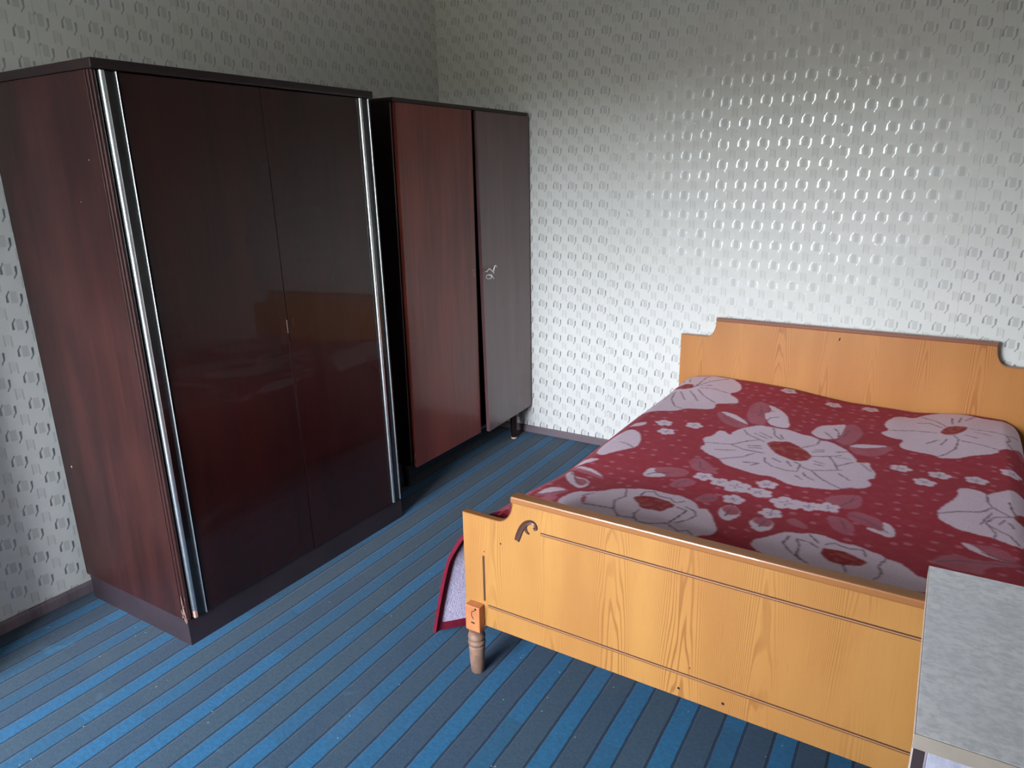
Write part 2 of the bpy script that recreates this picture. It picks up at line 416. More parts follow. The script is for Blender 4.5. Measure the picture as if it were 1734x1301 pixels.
dr1 = wpart('door', M_WARD_DOOR, XB - .022, XB - .001, S2 + .0085, S5 - .0012, .100, WH - .030, bev=.002)
dr2 = wpart('door', M_WARD_DOOR, XB - .022, XB - .001, S5 + .0012, S3 - .0145, .100, WH - .030, bev=.002)
bm = bmesh.new()
box(bm, XB - .001, XB + .0004, S5 + .019, S5 + .029, 1.02, 1.055, bev=.0003); o = obj('keyhole_plate', bm, M_BLACK, dr2); shear(o)
bm = bmesh.new()
box(bm, XB - .001, XB + .0004, S5 - .0045, S5 - .0028, 1.00, 1.05); o = obj('lock_edge', bm, M_CHROME, dr1); shear(o)
# chipped lower corner, splinters of bare board
bm = bmesh.new()
for i in range(22):
    zz = .10 + random.random() * .085; yy = WY0 - .0006 + random.random() * .012 * (1 if i % 2 else 0)
    L = .006 + random.random() * .03; wdt = .0012 + random.random() * .0022
    xx = XB - .004 - random.random() * .022
    tube(bm, [(xx, yy, zz - L / 2), (xx + random.uniform(-.002, .002), yy - .0006, min(zz + L / 2, .21))], [wdt, wdt * .4], 5)
o = obj('chipped_corner', bm, M_CHIP, wd); shear(o); o['label'] = 'splintered pale corner'
for (xx, zz, s_) in ((.10, .555, .006), (.585, 1.62, .003), (.50, 1.50, .002)):
    bm = bmesh.new(); lathe(bm, [(s_ * .6, 0), (s_ * .45, .0006)], 0, 0, 8)
    for v in bm.verts: v.co = Vector((xx + v.co.x * .6, WY0 - v.co.z - .0001, zz + v.co.y * 1.3))
    o = obj('paint_chip', bm, M_WHITE_EDGE, wd); shear(o)

# ------------------------------------------------------------------ second cabinet, on short legs
CX, CY0, CY1, CZ, CB = .6240, -1.1563, -.0065 - .012, 1.8825, .1827
cb = empty('cabinet', (0, 0, 0)); tag(cb, 'reddish brown two-door cabinet on short legs in the corner, right door ajar', 'cabinet')
boxo('top_board', M_CABSIDE, cb, .03, CX - .004, CY0, CY1, CZ - .018, CZ, bev=.002)
boxo('side_panel', M_CABSIDE, cb, .03, CX - .021, CY0, CY0 + .018, CB, CZ - .0185, bev=.002)
boxo('side_panel', M_CABSIDE, cb, .03, CX - .021, CY1 - .018, CY1, CB, CZ - .0185, bev=.002)
boxo('bottom_board', M_CABSIDE, cb, .03, CX - .021, CY0 + .0185, CY1 - .0185, CB, CB + .018)
boxo('back_panel', M_INNER, cb, .022, .029, CY0 + .002, CY1 - .002, CB, CZ - .02)
for zz in (.62, 1.05, 1.45): boxo('shelf', M_INNER, cb, .03, CX - .06, CY0 + .0185, CY1 - .0185, zz, zz + .016)
o = boxo('worn_edge', M_CHIP, cb, CX - .0208, CX - .0192, CY0 + .0005, CY0 + .0030, CB + .02, CZ - .02); o['label'] = 'pale worn front edge'
def door_mesh(y0, y1, z0, z1, x0, th, warp):
    """door panel as a grid so that it can warp; warp(s, t) -> outward offset"""
    bm = bmesh.new(); n, k = 8, 14
    def P(i, j, d):
        s, t = i / n, j / k
        return (x0 + d + warp(s, t), y0 + (y1 - y0) * s, z0 + (z1 - z0) * t)
    Fv = [[bm.verts.new(P(i, j, th)) for j in range(k + 1)] for i in range(n + 1)]
    Bv = [[bm.verts.new(P(i, j, 0)) for j in range(k + 1)] for i in range(n + 1)]
    for i in range(n):
        for j in range(k):
            bm.faces.new((Fv[i][j], Fv[i + 1][j], Fv[i + 1][j + 1], Fv[i][j + 1])); bm.faces.new((Bv[i][j + 1], Bv[i + 1][j + 1], Bv[i + 1][j], Bv[i][j]))
    for i in range(n):
        bm.faces.new((Fv[i][0], Bv[i][0], Bv[i + 1][0], Fv[i + 1][0])); bm.faces.new((Fv[i][k], Fv[i + 1][k], Bv[i + 1][k], Bv[i][k]))
    for j in range(k):
        bm.faces.new((Fv[0][j], Fv[0][j + 1], Bv[0][j + 1], Bv[0][j])); bm.faces.new((Fv[n][j], Bv[n][j], Bv[n][j + 1], Fv[n][j + 1]))
    es = [e for e in bm.edges if len(e.link_faces) == 2 and e.link_faces[0].normal.length >= 0 and e.calc_face_angle(0) > 1.]
    bmesh.ops.bevel(bm, geom=es, offset=.0025, segments=2, affect='EDGES', profile=.5)
    return bm
dl = obj('door', door_mesh(CY0 + .010, -.5770, CB - .002, CZ - .020, CX - .020, .019, lambda s, t: .004 * (1 - s) * (1 - t) + .002), M_CAB, cb, True)
dr = obj('door', door_mesh(-.5420, CY1 + .004, CB - .002, CZ - .020, CX - .020, .019, lambda s, t: (1 - s) * (.006 + .030 * (1 - t))), M_CAB2, cb, True)
for d_ in (dl, dr):                      # crisp edges, smooth panel
    bm = bmesh.new(); bm.from_mesh(d_.data)
    for e in bm.edges: e.smooth = not (len(e.link_faces) == 2 and e.calc_face_angle(0) > .12)
    bm.to_mesh(d_.data); bm.free()
dr['label'] = 'right door, warped and standing ajar'
# gap filler: the dark meeting strip behind the doors
boxo('meeting_strip', M_INNER, cb, CX - .040, CX - .0225, -.60, -.53, CB + .02, CZ - .02)
bm = bmesh.new()
for i in range(12):
    zz = CB - .002 + random.random() * .07; L = .004 + random.random() * .012; yy = CY0 + .010 - random.random() * .003
    tube(bm, [(CX + .0015 - random.random() * .012, yy, zz), (CX + .001, yy + random.uniform(-.001, .004), zz + L)], [.0014, .0005], 5)
obj('chipped_corner', bm, M_CHIP, dl)
# left door keyhole with its cross shaped scar
bm = bmesh.new()
box(bm, CX + .0008, CX + .0022, -.615, -.588, 1.081, 1.083); box(bm, CX + .0008, CX + .0022, -.5975, -.5955, 1.046, 1.072)
obj('keyhole_scar', bm, M_INLAY2, dl)
# key in the right door: shank, bent bow and a hook of wire
ks = empty('key', (0, 0, 0)); tag(ks, 'small bent metal key and wire hook in the right cabinet door', 'key')
kx = CX + .020
bm = bmesh.new()
tube(bm, [(kx - .012, -.515, 1.066), (kx + .012, -.519, 1.068), (kx + .018, -.510, 1.082), (kx + .018, -.490, 1.074), (kx + .016, -.464, 1.058), (kx + .014, -.458, 1.052)], [.0024, .0034, .0032, .0030, .0030, .0026], 8)
obj('handle_wire', bm, M_KEY, ks, True)
bm = bmesh.new()
tube(bm, [(kx + .014, -.462, 1.060), (kx + .016, -.458, 1.078), (kx + .018, -.452, 1.091), (kx + .019, -.444, 1.092), (kx + .019, -.438, 1.082)], .0026, 8)
obj('hook', bm, M_KEY, ks, True)
bm = bmesh.new()
pts = [(-.490 + .016 * math.cos(a) * (1.15), 1.037 + .011 * math.sin(a)) for a in [i * math.pi / 9 for i in range(19)]]
tube(bm, [(kx + .004 + .4 * (p_[0] + .490), p_[0] , p_[1]) for p_ in pts], .0027, 8)
tube(bm, [(kx - .010, -.488, 1.042), (kx + .012, -.472, 1.038), (kx + .012, -.455, 1.022)], .0022, 8)
obj('bow', bm, M_KEY, ks, True)
bm = bmesh.new(); box(bm, kx - .0105, kx - .0085, -.520, -.497, 1.020, 1.095, bev=.0008)
obj('keyhole_plate', bm, M_CAB2, dr)
for (lx, ly) in ((CX - .045, -.155), (CX - .17, CY0 + .13), (.09, -.155), (.09, CY0 + .10)):
    bm = bmesh.new(); lathe(bm, [(.0150, .010), (.0190, .06), (.0235, .14), (.0260, CB - .0005)], lx, ly, 20)
    lg = obj('leg', bm, M_CABSIDE, cb, True)
    bm = bmesh.new(); lathe(bm, [(.0165, 0.0), (.0170, .002), (.0165, .0098), (.012, .0099)], lx, ly, 20)
    fo = obj('foot_cap', bm, M_WHITE_EDGE if ly > -.3 else M_PLINTH, lg, True)

# ------------------------------------------------------------------ double bed
BX, BY, BROT = 1.5525, -2.0400, R(-.3826)
BW, HL = 1.572, 1.988                               # width, distance footboard front -> headboard front
bed = empty('double_bed', (BX, BY, 0), BROT); tag(bed, 'double bed with yellow oak veneer footboard and notched headboard', 'bed')
def board_profile(zb, zn, zt, rx, rz, flat):
    pts = [(0, zb), (0, zn), (flat, zn)]
    for i in range(1, 9):
        a = i / 8 * math.pi / 2; pts.append((flat + rx * math.sin(a), zn + rz * (1 - math.cos(a))))
    pts.append((flat + rx + .004, zt))
    return pts + [(BW - a, b_) for a, b_ in pts[::-1]]
def board(name, mat, capmat, zb, zn, zt, rx, rz, flat, y0, th, capt, cy0, cy1):
    prof = board_profile(zb, zn, zt - capt, rx, rz, flat)
    bm = bmesh.new(); prism(bm, prof, y0, y0 + th); o = obj(name, bm, mat, bed)
    x0 = flat + rx + .002 - .006
    o2 = boxo('cap_rail', capmat, o, x0, BW - x0, y0 + cy0, y0 + cy1, zt - capt + .0002, zt, bev=.004); o2['label'] = 'brown wooden cap rail'
    for mir in (0, 1):                              # thin brown lipping on the notch
        up_ = [(a, b_) for a, b_ in prof[1:12]]; n = len(up_)
        lo = []
        for i, (a, b_) in enumerate(up_):
            if i < 2: lo.append((a, b_ + .003))
            else:
                ang = (i - 2) / 8 * math.pi / 2; lo.append((a - .003 * math.sin(ang), b_ + .003 * math.cos(ang)))
        ring = [(a, b_ + .0003) for a, b_ in up_[:-1]] + lo[:-1][::-1]
        if mir: ring = [(BW - a, b_) for a, b_ in ring]
        bm = bmesh.new(); prism(bm, ring, y0 - .0008, y0 + th + .0008); obj('lipping', bm, M_RAILCAP, o)
    return o
fb = board('footboard', M_OAK_F, M_RAILCAP, .1712, .5525, .6514, .058, .078, .128, 0., .019, .021, -.010, .028)
hb = board('headboard', M_OAK_H, M_RAILCAP_H, .20, .7295, .8341, .050, .085, .135, HL, .019, .017, -.006, .024)
hb['label'] = 'taller headboard against the wall'
# inlaid lines on the footboard
def inlay(z, xa, xb):
    for dz, hw_, mt_, pr in ((-.0032, .0013, M_INLAY, .0012), (.0032, .0013, M_INLAY, .0012), (0, .0016, M_INLAY2, .0022)):
        o = boxo('inlay_strip', mt_, fb, xa, xb, -pr, -.0001, z + dz - hw_, z + dz + hw_); 
inlay(.5509, 1.8320 - BX, BW - (1.8320 - BX)); inlay(.2467, 1.640 - BX, BW - (1.640 - BX))
for mir in (0, 1):
    xv = 1.6265 - BX
    if mir: xv = BW - xv
    boxo('inlay_strip', M_INLAY, fb, xv - .0035, xv + .0035, -.0012, -.0001, .262, .421)
    # carved scroll
    sx = lambda a: (BW - a) if mir else a
    P1 = [(1.750, .508), (1.757, .528), (1.767, .551), (1.780, .569), (1.795, .579), (1.807, .580), (1.815, .573), (1.816, .564), (1.809, .560)]
    W1 = [.0092, .0100, .0098, .0090, .0074, .0062, .0058, .0062, .0050]
    P2 = [(1.784, .566), (1.781, .556), (1.785, .546), (1.794, .541)]; W2 = [.0030, .0052, .0048, .0018]
    bm = bmesh.new()
    for P_, W_ in ((P1, W1), (P2, W2)):
        # resample and build a flattened raised ribbon
        rows = []
        n = (len(P_) - 1) * 4
        for i in range(n + 1):
            f = i / 4; k = min(int(f), len(P_) - 2); f -= k
            p0, p1, p2, p3 = [np.array(P_[max(0, min(len(P_) - 1, k + d))]) for d in (-1, 0, 1, 2)]
            p_ = .5 * (2 * p1 + (p2 - p0) * f + (2 * p0 - 5 * p1 + 4 * p2 - p3) * f * f + (3 * p1 - p0 - 3 * p2 + p3) * f ** 3)
            rows.append((p_, W_[k] * (1 - f) + W_[k + 1] * f))
        secs = []
        for i, (p_, wv) in enumerate(rows):
            t = rows[min(i + 1, n)][0] - rows[max(i - 1, 0)][0]; t = t / np.linalg.norm(t); nn = np.array([-t[1], t[0]])
            secs.append([bm.verts.new((sx(p_[0] + nn[0] * wv * q_ - BX), -d_, p_[1] + nn[1] * wv * q_)) for q_, d_ in ((-1, .0002), (-.7, .0035), (-.15, .0012), (.15, .0012), (.7, .0035), (1, .0002))])
        for a, b_ in zip(secs, secs[1:]):
            for i in range(6): bm.faces.new((a[i], a[(i + 1) % 6], b_[(i + 1) % 6], b_[i]))
        bm.faces.new(secs[0]); bm.faces.new(secs[-1][::-1])
    obj('carved_scroll', bm, M_INLAY, fb, True)
# nail holes
FOOT_HOLES = [(1.6914, 0.4805, 0.003), (2.2648, 0.1976, 0.004), (2.3863, 0.199, 0.0045), (2.2923, 0.2733, 0.002), (1.6295, 0.437, 0.002)]
HEAD_MARK = (2.3208, 0.7833)
for (ax, az, s_) in FOOT_HOLES:
    bm = bmesh.new(); lathe(bm, [(s_, 0), (s_ * .7, .0006)], 0, 0, 8)
    for v in bm.verts: v.co = Vector((ax - BX + v.co.x, -v.co.z - .0001, az + v.co.y))
    obj('nail_hole', bm, M_INNER, fb)
bm = bmesh.new(); n0 = 0; lathe(bm, [(.0055, 0), (.004, .0006)], 0, 0, 8)
for v in bm.verts: v.co = Vector((HEAD_MARK[0] - BX + v.co.x * .5 + v.co.y * .4, HL - v.co.z - .0001, HEAD_MARK[1] + v.co.y * 1.6))
obj('knot_mark', bm, M_INNER, hb)
# legs: square block screwed on the front of the board, turned foot below
for mir in (0, 1):
    xc = .0445 if not mir else BW - .0445
    bm = bmesh.new(); box(bm, xc - .027, xc + .027, -.030, -.0015, .158, .248, bev=.002)
    blk = obj('leg_block', bm, M_BLOCKW, bed); blk['label'] = 'reddish square leg block'
    bm = bmesh.new()
    prof = [(.0195, 0.), (.0215, .004), (.0235, .03), (.0262, .085), (.0268, .096), (.0262, .0985), (.0240, .100), (.0255, .1035), (.0285, .109), (.0288, .113), (.0268, .119), (.0232, .121), (.0262, .125), (.0285, .131), (.0275, .138), (.0245, .143), (.0240, .150), (.0262, .1575)]
    lathe(bm, prof, xc + .002, -.013, 28); o = obj('leg', bm, M_LEGW, bed, True); o['label'] = 'turned wooden foot'
    bm = bmesh.new()
    tube(bm, [(xc + .012, -.0305, .236), (xc - .002, -.0306, .228), (xc - .003, -.0306, .216), (xc + .004, -.0306, .203)], .0011, 5)
    tube(bm, [(xc - .004, -.0306, .190), (xc + .008, -.0306, .189)], .0028, 5)
    tube(bm, [(xc + .012, -.0305, .240), (xc + .014, -.0305, .243)], .0032, 6)
    obj('pen_mark', bm, M_INNER, blk)
    bm = bmesh.new(); box(bm, xc - .025, xc + .025, HL - .0305, HL - .0005, 0, .36, bev=.002); obj('leg', bm, M_BLOCKW, bed)
for xs in (.045, BW - .065):
    boxo('side_board', M_OAK_F, bed, xs, xs + .02, .0195, HL - .031, .19, .36, bev=.0015)
for i in range(12):
    yy = .10 + i * .155; boxo('slat', M_LEGW, bed, .0655, BW - .0655, yy, yy + .08, .285, .303)
ma = boxo('mattress', M_MATT, None, .072, BW - .072, .030, HL - .034, .3035, .478, bev=.035)
ma.location = (BX, BY, 0); ma.rotation_euler = (0, 0, BROT); tag(ma, 'mattress hidden under the red blanket', 'mattress')

# ------------------------------------------------------------------ blanket
PAT_POLY=[(1,[(1608,-310),(1595,-217),(1595,-88),(1605,-28),(1747,29),(1755,-39),(1825,-2),(1864,-84),(1908,-126),(1932,-188),(1930,-252),(1894,-292),(1949,-341),(1979,-406),(1925,-441),(1878,-457),(1897,-511),(1885,-548),(1830,-566),(1780,-588),(1757,-641),(1689,-666),(1649,-700),(1607,-714),(1602,-663),(1617,-560),(1615,-422)]),(4,[(1607,-266),(1613,-241),(1685,-202),(1719,-261),(1683,-297),(1632,-297)]),(1,[(1980,-1017),(1994,-968),(1973,-945),(1964,-899),(1993,-861),(1990,-803),(2012,-783),(2052,-829),(2049,-785),(2072,-719),(2123,-648),(2187,-648),(2256,-641),(2306,-673),(2347,-665),(2379,-706),(2415,-700),(2451,-729),(2494,-776),(2535,-855),(2536,-887),(2563,-880),(2581,-863),(2590,-928),(2613,-969),(2612,-1021),(2591,-1047),(2611,-1085),(2592,-1137),(2514,-1170),(2598,-1125),(2545,-1155),(2499,-1205),(2446,-1211),(2377,-1225),(2332,-1200),(2289,-1165),(2373,-1231),(2293,-1169),(2250,-1182),(2187,-1160),(2123,-1148),(2087,-1107),(2073,-1090),(2024,-1066)]),(4,[(2201,-847),(2218,-809),(2246,-801),(2271,-780),(2320,-815),(2336,-840),(2371,-873),(2384,-917),(2374,-960),(2335,-981),(2300,-964),(2264,-945),(2229,-899)]),(2,[(1924,-594),(1932,-555),(2052,-642),(2092,-669),(2073,-723),(2027,-720),(1974,-685)]),(1,[(1932,-555),(1988,-560),(2049,-611),(2089,-667),(2044,-646),(1966,-589)]),(2,[(2039,-496),(2033,-391),(2058,-331),(2096,-366),(2121,-434),(2121,-538),(2153,-627),(2124,-651),(2091,-645),(2058,-589)]),(1,[(2096,-366),(2140,-388),(2202,-460),(2226,-546),(2244,-601),(2228,-633),(2180,-636),(2152,-603),(2128,-551),(2115,-490),(2137,-443)]),(1,[(2332,-629),(2340,-548),(2363,-503),(2415,-459),(2444,-435),(2446,-538),(2441,-621),(2430,-656),(2392,-684),(2355,-661)]),(2,[(2444,-435),(2482,-415),(2520,-498),(2517,-598),(2499,-693),(2471,-718),(2439,-680),(2444,-600),(2444,-519)]),(2,[(2489,-735),(2513,-676),(2629,-630),(2640,-669),(2615,-761),(2565,-806),(2518,-798)]),(1,[(2488,-726),(2513,-676),(2629,-630),(2592,-677),(2534,-719)]),(2,[(3043,-440),(3092,-382),(3122,-427),(3091,-504),(3064,-494)]),(2,[(1883,-1373),(1879,-1307),(1928,-1267),(1989,-1252),(2026,-1269),(2025,-1317),(1961,-1359),(1898,-1389)]),(1,[(1883,-1373),(1881,-1312),(1904,-1287),(1906,-1329),(1956,-1332),(1961,-1359),(1898,-1389)]),(2,[(1993,-1184),(1996,-1140),(2016,-1122),(2071,-1166),(2116,-1223),(2096,-1251),(2049,-1255),(2017,-1232)]),(2,[(1996,-1412),(2003,-1359),(2029,-1328),(2079,-1344),(2075,-1384),(2044,-1422),(2010,-1436)]),(2,[(2114,-1488),(2126,-1447),(2147,-1420),(2175,-1424),(2182,-1464),(2162,-1494),(2125,-1505)]),(2,[(2487,-1287),(2509,-1246),(2579,-1201),(2598,-1225),(2601,-1284),(2579,-1329),(2542,-1339),(2495,-1311)]),(2,[(2565,-1368),(2580,-1338),(2626,-1339),(2669,-1365),(2689,-1436),(2684,-1457),(2651,-1439),(2601,-1418),(2577,-1402)]),(1,[(2669,-1370),(2691,-1377),(2708,-1415),(2710,-1460),(2696,-1477),(2630,-1446),(2639,-1431),(2683,-1448)]),(2,[(2514,-1418),(2533,-1407),(2570,-1406),(2592,-1433),(2605,-1474),(2592,-1514),(2567,-1515),(2532,-1477)]),(2,[(2409,-1508),(2422,-1480),(2456,-1491),(2479,-1517),(2475,-1539),(2431,-1525)]),(1,[(2206,-1540),(2216,-1485),(2242,-1471),(2270,-1504),(2277,-1542),(2251,-1595),(2222,-1573)]),(1,[(2311,-1563),(2325,-1520),(2357,-1507),(2382,-1538),(2385,-1580),(2354,-1612),(2327,-1594)]),(2,[(2213,-1520),(2217,-1487),(2242,-1473),(2269,-1505),(2274,-1531),(2243,-1551)]),(2,[(2316,-1552),(2325,-1522),(2358,-1508),(2380,-1539),(2378,-1565),(2349,-1574)]),(1,[(1714,-1725),(1721,-1674),(1742,-1619),(1779,-1604),(1819,-1576),(1839,-1543),(1884,-1517),(1932,-1496),(1966,-1487),(2031,-1494),(2066,-1490),(2102,-1501),(2133,-1523),(2147,-1555),(2169,-1538),(2193,-1567),(2221,-1625),(2240,-1658),(2238,-1706),(2204,-1722),(2185,-1774),(2072,-1813),(1913,-1800),(1781,-1782)]),(4,[(1927,-1579),(1939,-1556),(1985,-1536),(2022,-1546),(2054,-1548),(2079,-1574),(2056,-1607),(2050,-1634),(2018,-1633),(1984,-1638),(1954,-1605)]),(2,[(1774,-1665),(1784,-1633),(1803,-1690),(1795,-1700)]),(1,[(2350,-1711),(2352,-1665),(2388,-1626),(2413,-1584),(2437,-1570),(2463,-1570),(2499,-1548),(2539,-1549),(2582,-1570),(2626,-1562),(2652,-1578),(2689,-1586),(2704,-1602),(2737,-1608),(2764,-1639),(2784,-1665),(2809,-1666),(2818,-1753),(2663,-1765),(2500,-1768),(2402,-1751)]),(4,[(2534,-1624),(2561,-1617),(2598,-1613),(2623,-1624),(2659,-1644),(2652,-1672),(2603,-1697),(2569,-1696),(2541,-1671)]),(1,[(2573,-479),(2611,-417),(2581,-360),(2592,-266),(2626,-179),(2694,-176),(2725,-113),(2825,-59),(2913,-101),(2988,-104),(3093,-79),(3185,-191),(3124,-409),(3078,-399),(3037,-474),(2989,-510),(2993,-550),(2908,-614),(2862,-673),(2801,-699),(2781,-668),(2722,-658),(2670,-634),(2657,-596),(2673,-522),(2631,-526)]),(4,[(2790,-369),(2809,-298),(2835,-263),(2893,-262),(2878,-331),(2843,-389),(2807,-399)]),(1,[(2809,-1216),(2825,-1159),(2868,-1047),(2862,-978),(2888,-957),(2930,-960),(2950,-988),(2971,-950),(3022,-888),(3054,-916),(3110,-961),(3113,-1187),(3033,-1352),(2999,-1343),(2964,-1323),(2924,-1316),(2875,-1312),(2844,-1286),(2821,-1266)]),(4,[(3014,-1123),(3046,-1081),(3083,-1095),(3071,-1168),(3042,-1174),(3024,-1151)]),(2,[(2877,-1393),(2909,-1395),(2956,-1378),(2997,-1402),(3018,-1453),(2978,-1468),(2927,-1451),(2891,-1424)]),(1,[(2877,-1393),(2909,-1399),(2954,-1454),(2988,-1464),(2927,-1453),(2891,-1426)]),(2,[(2809,-1564),(2829,-1512),(2874,-1481),(2913,-1496),(3029,-1456),(3028,-1474),(2960,-1509),(2933,-1546),(2929,-1582),(2906,-1579),(2859,-1580)]),(1,[(1638,-1516),(1630,-1472),(1655,-1483),(1685,-1514),(1719,-1507),(1743,-1529),(1752,-1558),(1742,-1592),(1728,-1600),(1670,-1558)]),(2,[(1667,-1506),(1689,-1524),(1721,-1512),(1744,-1540),(1735,-1579),(1704,-1562)]),(2,[(1624,-1450),(1648,-1411),(1695,-1410),(1752,-1440),(1783,-1489),(1747,-1479),(1700,-1469),(1659,-1462)]),(1,[(1634,-1432),(1653,-1412),(1697,-1413),(1750,-1447),(1765,-1469),(1709,-1440),(1664,-1434)]),(1,[(1621,-1426),(1622,-1360),(1643,-1321),(1687,-1310),(1668,-1354),(1644,-1394)]),(2,[(1627,-1727),(1625,-1674),(1646,-1629),(1686,-1617),(1719,-1632),(1697,-1672),(1655,-1711)]),(1,[(1627,-1695),(1640,-1643),(1668,-1626),(1706,-1628),(1674,-1663),(1645,-1701)]),(2,[(1648,-1747),(1668,-1693),(1703,-1684),(1704,-1736)]),(1,[(1640,-1261),(1623,-1159),(1634,-1034),(1666,-950),(1711,-975),(1749,-1051),(1762,-1134),(1733,-1173),(1702,-1219),(1677,-1276)]),(1,[(1639,-939),(1659,-867),(1694,-839),(1696,-891)])]
PAT_LINE=[[(1716,-252),(1728,-100),(1775,-28)],[(1720,-239),(1768,-158),(1837,-87)],[(1746,-268),(1820,-259),(1894,-292)],[(1742,-291),(1803,-381),(1876,-448)],[(1645,-333),(1672,-472),(1725,-577),(1769,-599)],[(1672,-339),(1732,-459)],[(1712,-318),(1794,-454)],[(1742,-238),(1785,-214)],[(1622,-133),(1634,-185)],[(1650,-119),(1666,-179)],[(1637,-358),(1640,-490)],[(1981,-954),(2083,-926),(2143,-960),(2221,-956)],[(2084,-1097),(2155,-1038),(2185,-976)],[(2085,-735),(2111,-781),(2194,-836)],[(2188,-655),(2211,-740),(2246,-779)],[(2083,-926),(2130,-858),(2169,-822)],[(2232,-1002),(2236,-1037),(2276,-1075),(2327,-1093),(2363,-1085),(2359,-1004),(2337,-992)],[(2379,-706),(2380,-761),(2334,-827)],[(2380,-906),(2441,-872),(2479,-839)],[(2363,-1026),(2405,-1049),(2501,-996)],[(2405,-1049),(2454,-1122),(2522,-1178)],[(2441,-872),(2471,-942),(2490,-1002)],[(2131,-755),(2193,-794)],[(2148,-731),(2205,-773)],[(2142,-907),(2189,-888)],[(2152,-928),(2198,-910)],[(2041,-1010),(2115,-982)],[(2168,-1087),(2223,-1068)],[(2204,-1103),(2227,-1066)],[(2383,-827),(2412,-811)],[(2379,-855),(2415,-829)],[(2399,-946),(2436,-962)],[(2408,-977),(2436,-985)],[(2385,-1083),(2399,-1120),(2429,-1142)],[(2367,-1127),(2395,-1156)],[(2228,-716),(2249,-763)],[(2258,-993),(2292,-1018)],[(2310,-995),(2335,-1042)],[(2475,-969),(2525,-894)],[(2460,-864),(2512,-868)],[(2495,-1035),(2539,-1083)],[(2458,-814),(2495,-784)],[(2554,-893),(2596,-963)],[(1962,-608),(2015,-662),(2068,-666)],[(2115,-490),(2143,-448)],[(2143,-576),(2150,-542),(2181,-514)],[(2075,-405),(2105,-512),(2096,-534)],[(2049,-594),(2085,-640),(2124,-651),(2173,-624),(2212,-642),(2243,-620)],[(2409,-518),(2433,-566),(2436,-624)],[(2457,-612),(2465,-508)],[(2432,-674),(2472,-726),(2496,-704)],[(2381,-587),(2425,-659)],[(2348,-672),(2394,-697),(2432,-676)],[(1897,-1365),(1914,-1338),(1958,-1313)],[(2029,-1165),(2047,-1215),(2065,-1228)],[(2020,-1409),(2026,-1368),(2043,-1348)],[(2132,-1480),(2178,-1447)],[(2543,-1317),(2564,-1272),(2572,-1239)],[(2574,-1374),(2619,-1383),(2659,-1415),(2690,-1444)],[(2553,-1416),(2580,-1479)],[(2237,-1559),(2238,-1511)],[(2346,-1578),(2352,-1535)],[(1883,-1523),(1903,-1582),(1883,-1624),(1905,-1682),(1935,-1723),(1986,-1713)],[(1982,-1653),(1977,-1690),(1999,-1724),(2039,-1728),(2093,-1698),(2108,-1644),(2119,-1586),(2084,-1576)],[(1772,-1645),(1797,-1605)],[(1804,-1700),(1846,-1691),(1902,-1684)],[(2106,-1559),(2143,-1577),(2156,-1607),(2138,-1654),(2113,-1682)],[(2098,-1704),(2142,-1731),(2164,-1710),(2185,-1732)],[(1944,-1548),(1947,-1514),(1975,-1499),(2002,-1526),(2042,-1524),(2066,-1546),(2093,-1521)],[(2438,-1597),(2430,-1648),(2456,-1686),(2490,-1717),(2519,-1741)],[(2462,-1607),(2476,-1639),(2478,-1690),(2492,-1724)],[(2461,-1603),(2499,-1608),(2527,-1628)],[(2540,-1598),(2565,-1579),(2602,-1593),(2638,-1581),(2652,-1615)],[(2701,-1604),(2686,-1653),(2699,-1692),(2685,-1738)],[(2603,-1697),(2614,-1733)],[(2491,-1563),(2522,-1599)],[(2716,-153),(2774,-211),(2814,-285)],[(2611,-417),(2701,-378),(2780,-384)],[(2843,-399),(2859,-447),(2851,-560),(2819,-647),(2791,-688)],[(2869,-460),(2933,-480),(2989,-510)],[(2898,-290),(2984,-282),(3024,-299),(3037,-349),(3021,-394),(3038,-457)],[(2705,-260),(2748,-247),(2799,-303)],[(3024,-299),(3085,-246)],[(2881,-174),(2913,-101)],[(2830,-147),(2834,-242)],[(2855,-210),(2865,-128)],[(2751,-535),(2789,-476)],[(2801,-535),(2819,-451)],[(2878,-380),(2923,-402)],[(2913,-321),(2968,-339)],[(2948,-982),(2949,-1039),(2961,-1082),(3006,-1133)],[(2811,-1226),(2870,-1175),(2932,-1140),(2960,-1094)],[(3017,-1132),(2967,-1161),(2943,-1219),(2965,-1282),(2963,-1334)],[(2951,-1237),(3001,-1282),(3027,-1337)],[(3010,-1018),(3014,-1064),(3025,-1116)],[(2928,-1239),(2960,-1130)],[(3004,-1184),(3014,-1222)],[(2993,-1168),(2977,-1211)],[(2823,-1556),(2875,-1518),(2926,-1506),(3024,-1468)],[(2927,-1433),(2968,-1455),(3005,-1452)],[(1647,-1487),(1676,-1507),(1690,-1535),(1715,-1556)],[(1636,-1717),(1658,-1683),(1702,-1647)],[(1681,-1111),(1714,-1116),(1750,-1141)]]
PAT_SMALL=[(1968,-12,36),(2140,-118,36),(2354,-173,36),(2509,-149,36),(1763,-819,36),(1806,-915,36),(1886,-786,36),(2683,-868,36),(2807,-872,36),(2764,-973,36),(2920,-862,36),(3028,-730,36),(2084,-1290,36),(2150,-1312,36),(2296,-1253,36),(2298,-1335,36),(2227,-1429,36),(2454,-1371,36),(2509,-1350,36),(2358,-1475,36),(2283,-1333,36),(2206,-1321,50),(2385,-1375,50)]

